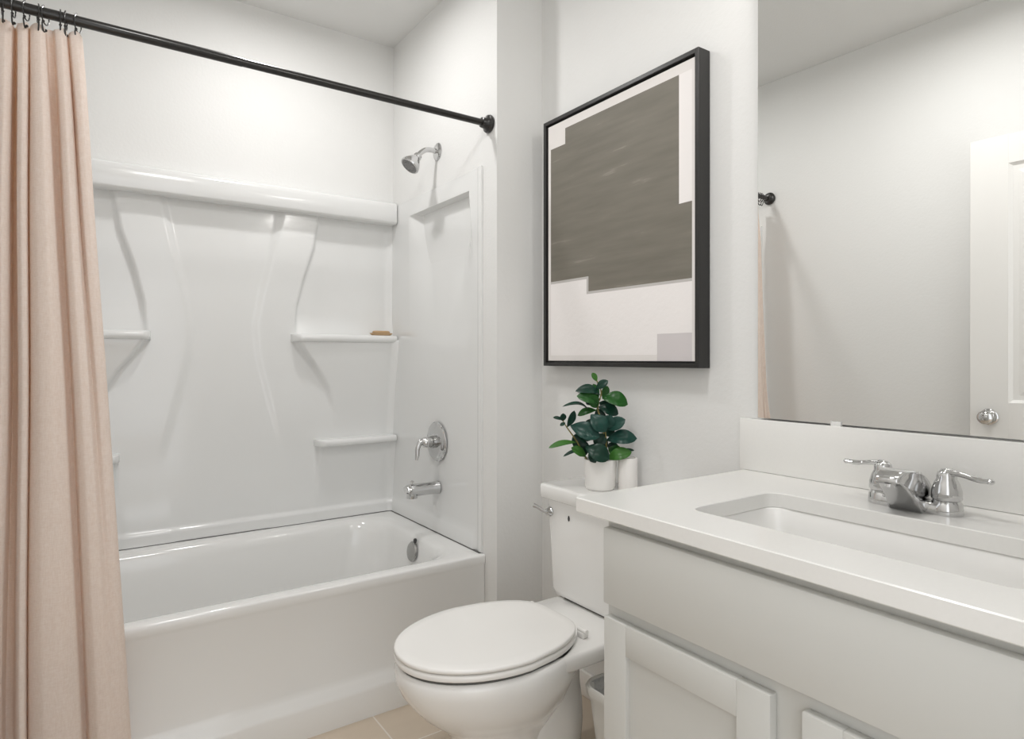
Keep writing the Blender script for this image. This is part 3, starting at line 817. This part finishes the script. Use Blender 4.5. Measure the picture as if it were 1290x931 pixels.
# ------------------------------------------------------------------ vanity
CX0, CY0, CY1, CZ = 0.856, 0.075, 1.006, 0.872
cab = thing('vanity_cabinet', 'light grey shaker vanity cabinet with a plain false drawer front', 'cabinet', (1.16, 0.54, 0))
FX = 0.882
VY0, VY1 = 0.138, 0.932
bm = bmesh.new()
add_box(bm, (FX, VY1 - .018, 0.0), (XR - .003, VY1, 0.842)); add_box(bm, (FX, VY0, 0.0), (XR - .003, VY0 + .018, 0.842))
add_box(bm, (XR - .015, VY0 + .018, .1), (XR - .003, VY1 - .018, .842)); add_box(bm, (FX, VY0 + .018, .10), (XR - .015, VY1 - .018, .118))
add_box(bm, (FX + .06, VY0 + .018, 0.0), (FX + .075, VY1 - .018, .10))
obj('carcass', bm, 'cabinet', cab, smooth=False)
bm = bmesh.new()
add_box(bm, (FX - .001, VY0, .10), (FX + .018, VY0 + .04, .842)); add_box(bm, (FX - .001, VY1 - .04, .10), (FX + .018, VY1, .842))
for z0, z1 in ((.10, .14), (.640, .690), (.80, .842)): add_box(bm, (FX - .001, VY0 + .04, z0), (FX + .018, VY1 - .04, z1))
add_box(bm, (FX - .001, .505, .14), (FX + .018, .57, .64))
obj('face_frame', bm, 'cabinet', cab, smooth=False)
obj('false_drawer_front', box((FX - .020, VY0 + .006, 0.676), (FX - .0012, VY1 - .006 + .002, 0.826), .003, 2), 'cabinet', cab, angle=30)
def door(y0, y1, z0, z1):
    x0, x1 = FX - .020, FX - .0012
    bm = bmesh.new(); w = .060
    add_box(bm, (x0, y0, z0), (x1, y0 + w, z1), .0025, 2); add_box(bm, (x0, y1 - w, z0), (x1, y1, z1), .0025, 2)
    add_box(bm, (x0, y0 + w - .001, z0), (x1, y1 - w + .001, z0 + w), .0025, 2); add_box(bm, (x0, y0 + w - .001, z1 - w), (x1, y1 - w + .001, z1), .0025, 2)
    d = obj('door', bm, 'cabinet', cab, angle=30)
    q = obj('door_panel', box((x0 + .011, y0 + w - .003, z0 + w - .003), (x1 - .002, y1 - w + .003, z1 - w + .003)), 'cabinet', None, smooth=False)
    q.parent = d
    q.data.transform(Matrix.Translation(-cab.location))
door(.562, .926, .125, .651)
door(.144, .512, .125, .651)

ct = bmesh.new()
hx0, hx1, hy0, hy1, hr = .968, 1.240, .275, .803, .032
def crect(e, z): return rrect(CX0 + e, XR - .002, CY0 + e, CY1 - e, .004, z, 10)
def hole(e, z): return rrect(hx0 - e, hx1 + e, hy0 - e, hy1 + e, hr, z, 10)
add_loft(ct, [hole(0, CZ - .030), hole(0, CZ - .0015), hole(.0015, CZ), crect(.002, CZ), crect(0, CZ - .002), crect(0, CZ - .028), crect(.002, CZ - .030), hole(0, CZ - .030)], False, False)
bmesh.ops.remove_doubles(ct, verts=ct.verts[:], dist=1e-5)
ctop = obj('countertop', ct, 'quartz', None, smooth=False)
tag(ctop, 'white quartz countertop with a rectangular sink cut-out on the vanity', 'countertop')
bs = obj('backsplash', box((XR - .022, CY0, CZ + .0005), (XR - .001, CY1 + .012, CZ + .133), .0015, 2), 'quartz', None, angle=30)
tag(bs, 'low white quartz backsplash slab beneath the mirror', 'backsplash')
sink = thing('sink', 'white rectangular undermount sink set into the vanity countertop', 'sink', ((hx0 + hx1) / 2, (hy0 + hy1) / 2, CZ - .18))
bm = bmesh.new()
def sl(e, z, r=.05): return rrect(hx0 - e, hx1 + e, hy0 - e, hy1 + e, r, z, 10)
add_loft(bm, [sl(.030, CZ - .031), sl(.004, CZ - .031), sl(.002, CZ - .034), sl(-.004, CZ - .07), sl(-.014, CZ - .13), sl(-.028, CZ - .152), sl(-.060, CZ - .163, .045), sl(-.100, CZ - .166, .03),
              ], False, True)
add_loft(bm, [sl(.030, CZ - .031), sl(.030, CZ - .040), sl(.010, CZ - .044), sl(.002, CZ - .13), sl(-.02, CZ - .165), sl(-.060, CZ - .176, .045)], False, True)
obj('bowl', bm, 'ceramic', sink, angle=60)
obj('drain', lathe((1.11, .54, CZ - .1665), (0, 0, 1), [(0, .024), (.003, .024), (.005, .018), (.004, .002)]), 'chrome', sink)

# faucet
FXC, FYC = 1.328, 0.560
fa = thing('faucet', 'chrome centreset faucet with two lever handles at the sink', 'faucet', (FXC, FYC, CZ))
bm = bmesh.new()
def fb(e, z): return rrect(FXC - .026 + e, FXC + .026 - e, FYC - .082 + e, FYC + .082 - e, .0255 - e, z, 8)
add_loft(bm, [fb(.001, CZ), fb(0, CZ + .002), fb(.0015, CZ + .016), fb(.005, CZ + .020), fb(.010, CZ + .021)])
obj('base_plate', bm, 'chrome', fa, angle=50)
for s in (-1, 1):
    y = FYC + s * .056
    bm = lathe((FXC, y, CZ), (0, 0, 1), [(0, .0265), (.002, .027), (.020, .0255), (.024, .0225), (.026, .0215)], 32)
    obj('handle_base', bm, 'chrome', fa)
    bm = lathe((FXC, y, CZ + .027), (0, 0, 1), [(0, .0235), (.003, .0250), (.016, .0245), (.030, .0205), (.038, .0165), (.043, .0165), (.050, .0150), (.056, .009), (.058, .001)], 32)
    q = -.018 if s < 0 else .004              # the right lever is turned a little towards the basin
    LL = .074 if s < 0 else .074
    add_tube(bm, [(FXC, y + s * .006, CZ + .078), (FXC + q * .35, y + s * LL * .36, CZ + .077), (FXC + q * .68, y + s * LL * .68, CZ + .073), (FXC + q, y + s * LL, CZ + .073)], [.010, .0075, .0065, .0075, .006], 14, 8, sx=1.25, sy=.7)
    add_ball(bm, (FXC + q, y + s * LL, CZ + .073), .0065, (1.2, 1, .8), 12)
    obj('lever_handle', bm, 'chrome', fa)
sp_prof = smooth_path([(.020, 0, .014), (.014, 0, .040), (-.012, 0, .064), (-.050, 0, .080), (-.085, 0, .082), (-.108, 0, .074)], 6)
sp_prof += [Vector(p) for p in ((-.114, 0, .068), (-.113, 0, .062), (-.106, 0, .060), (-.090, 0, .051), (-.076, 0, .040), (-.062, 0, .029), (-.048, 0, .016), (-.036, 0, .0012), (.018, 0, .0012))]
pcn = sum(sp_prof, Vector()) / len(sp_prof)
bm = bmesh.new()
secs = []
for y, sc in ((-.0300, .84), (-.0292, .92), (-.0265, .975), (-.022, 1.0), (.022, 1.0), (.0265, .975), (.0292, .92), (.0300, .84)):
    secs.append([Vector((FXC + (pcn.x + (p.x - pcn.x) * sc), FYC + y * (1 - .22 * sst(.02, .11, -p.x)), CZ + (.0012 if p.z < .0015 else pcn.z + (p.z - pcn.z) * sc))) for p in sp_prof])
add_loft(bm, secs)
add_lathe(bm, (FXC - .096, FYC, CZ + .0590), (0, 0, -1), [(0, .0105), (.006, .0105), (.0065, .008)], 20)
obj('spout', bm, 'chrome', fa, angle=60)
obj('lift_rod', lathe((FXC + .020, FYC, CZ + .018), (0, 0, 1), [(0, .003), (.040, .003), (.042, .006), (.048, .006), (.050, .002)], 14), 'chrome', fa)

# ------------------------------------------------------------------ mirror
MZ0, MZ1 = CZ + .137, 2.13
mir = thing('wall_mirror', 'large frameless wall mirror above the vanity backsplash', 'mirror', (XR - .017, .968, MZ0))
mir.rotation_euler = (0, 0, R(0.95))         # the far edge stands a little off the wall
def mpart(name, lo, hi, m, bev=0.0):
    o = obj(name, box(lo, hi, bev, 2), m, None, smooth=False)
    o.parent = mir; return o
Lm = .905
mpart('glass', (0.0, -Lm, 0), (.0012, 0, MZ1 - MZ0), 'mirror')
mpart('backing', (.0013, -Lm, 0), (.005, 0, MZ1 - MZ0), 'seam')
for yy in (-.20, -.70):
    mpart('clip', (-.004, yy - .012, -.006), (.007, yy + .012, .006), 'clip', .001)

# ------------------------------------------------------------------ door standing open against the left wall
DX0, DX1, DY0, DY1, DZ0, DZ1 = -.192, -.157, .065, 1.010, .012, 2.045
dr = thing('door_1', 'white two-panel interior door standing open, seen in the mirror', 'door', (DX0, DY0, 0))
dr['kind'] = 'structure'
bm = bmesh.new()
st = .130
add_box(bm, (DX0, DY0, DZ0), (DX1, DY0 + st, DZ1), .0015, 1); add_box(bm, (DX0, DY1 - st, DZ0), (DX1, DY1, DZ1), .0015, 1)
for z0, z1 in ((DZ0, .24), (.83, .985), (1.93, DZ1)): add_box(bm, (DX0, DY0 + st - .001, z0), (DX1, DY1 - st + .001, z1))
for z0, z1 in ((.24, .83), (.985, 1.93)):
    # sloped sticking round each panel, then the raised field
    def dl(e, x): return [Vector((x, y, z)) for y, z in ((DY0 + st + e, z0 + e), (DY1 - st - e, z0 + e), (DY1 - st - e, z1 - e), (DY0 + st + e, z1 - e))]
    add_loft(bm, [dl(-.001, DX0 + .010), dl(-.001, DX1 - .001), dl(.012, DX1 - .010), dl(.030, DX1 - .010), dl(.055, DX1 - .004)])
obj('leaf', bm, 'trim', dr, smooth=False)
kc = Vector((DX1, DY1 - .065, .925))
bm = lathe(kc, (1, 0, 0), [(0, .032), (.003, .032), (.007, .028), (.010, .014), (.026, .012), (.032, .020), (.042, .0265), (.054, .0255), (.062, .018), (.065, .008), (.0655, .001)], 36)
obj('knob', bm, 'chrome', dr)
obj('latch_plate', box((DX0 + .006, DY1 - .0005, .897), (DX1 - .006, DY1 + .0015, .953)), 'satin', dr, smooth=False)
bm = bmesh.new()
for z in (.22, 1.05, 1.83): add_tube(bm, [(DX0 - .004, DY0 - .004, z - .045), (DX0 - .004, DY0 - .004, z + .045)], .006, 10, smooth=False)
obj('hinge', bm, 'satin', dr)

# ------------------------------------------------------------------ lamps (the lights above belong to these fittings; the mid-room one is added fill)
tl = thing('ceiling_light', 'round recessed ceiling light above the tub', 'light', (0.66, 2.18, ZC))
obj('trim_ring', lathe((0.66, 2.18, ZC), (0, 0, -1), [(0, .105), (.006, .104), (.010, .095), (.010, .086), (.004, .085)], 40), 'trim', tl)
rl = thing('ceiling_light', 'added round fill light, flush on the ceiling in the middle of the bathroom', 'light', (0.45, 0.95, ZC))
obj('canopy', lathe((0.45, 0.95, ZC), (0, 0, -1), [(0, .16), (.035, .16), (.045, .15), (.046, .02)], 40), 'trim', rl)  # housing made for the added fill lamp
vl = thing('vanity_light', 'chrome three-globe light bar above the vanity mirror', 'light', (XR, .53, 2.26))
obj('bar', box((XR - .03, .20, 2.23), (XR - .002, .86, 2.30), .004, 2), 'chrome', vl)
for y in (.30, .53, .76):
    h = obj('lamp_holder', lathe((XR - .03, y, 2.265), (-1, 0, 0), [(0, .022), (.03, .022), (.035, .03), (.037, .01)], 24), 'chrome', vl)
    bm = bmesh.new(); add_ball(bm, (XR - .115, y, 2.265), .05, seg=24)
    obj('globe', bm, 'globe', vl)
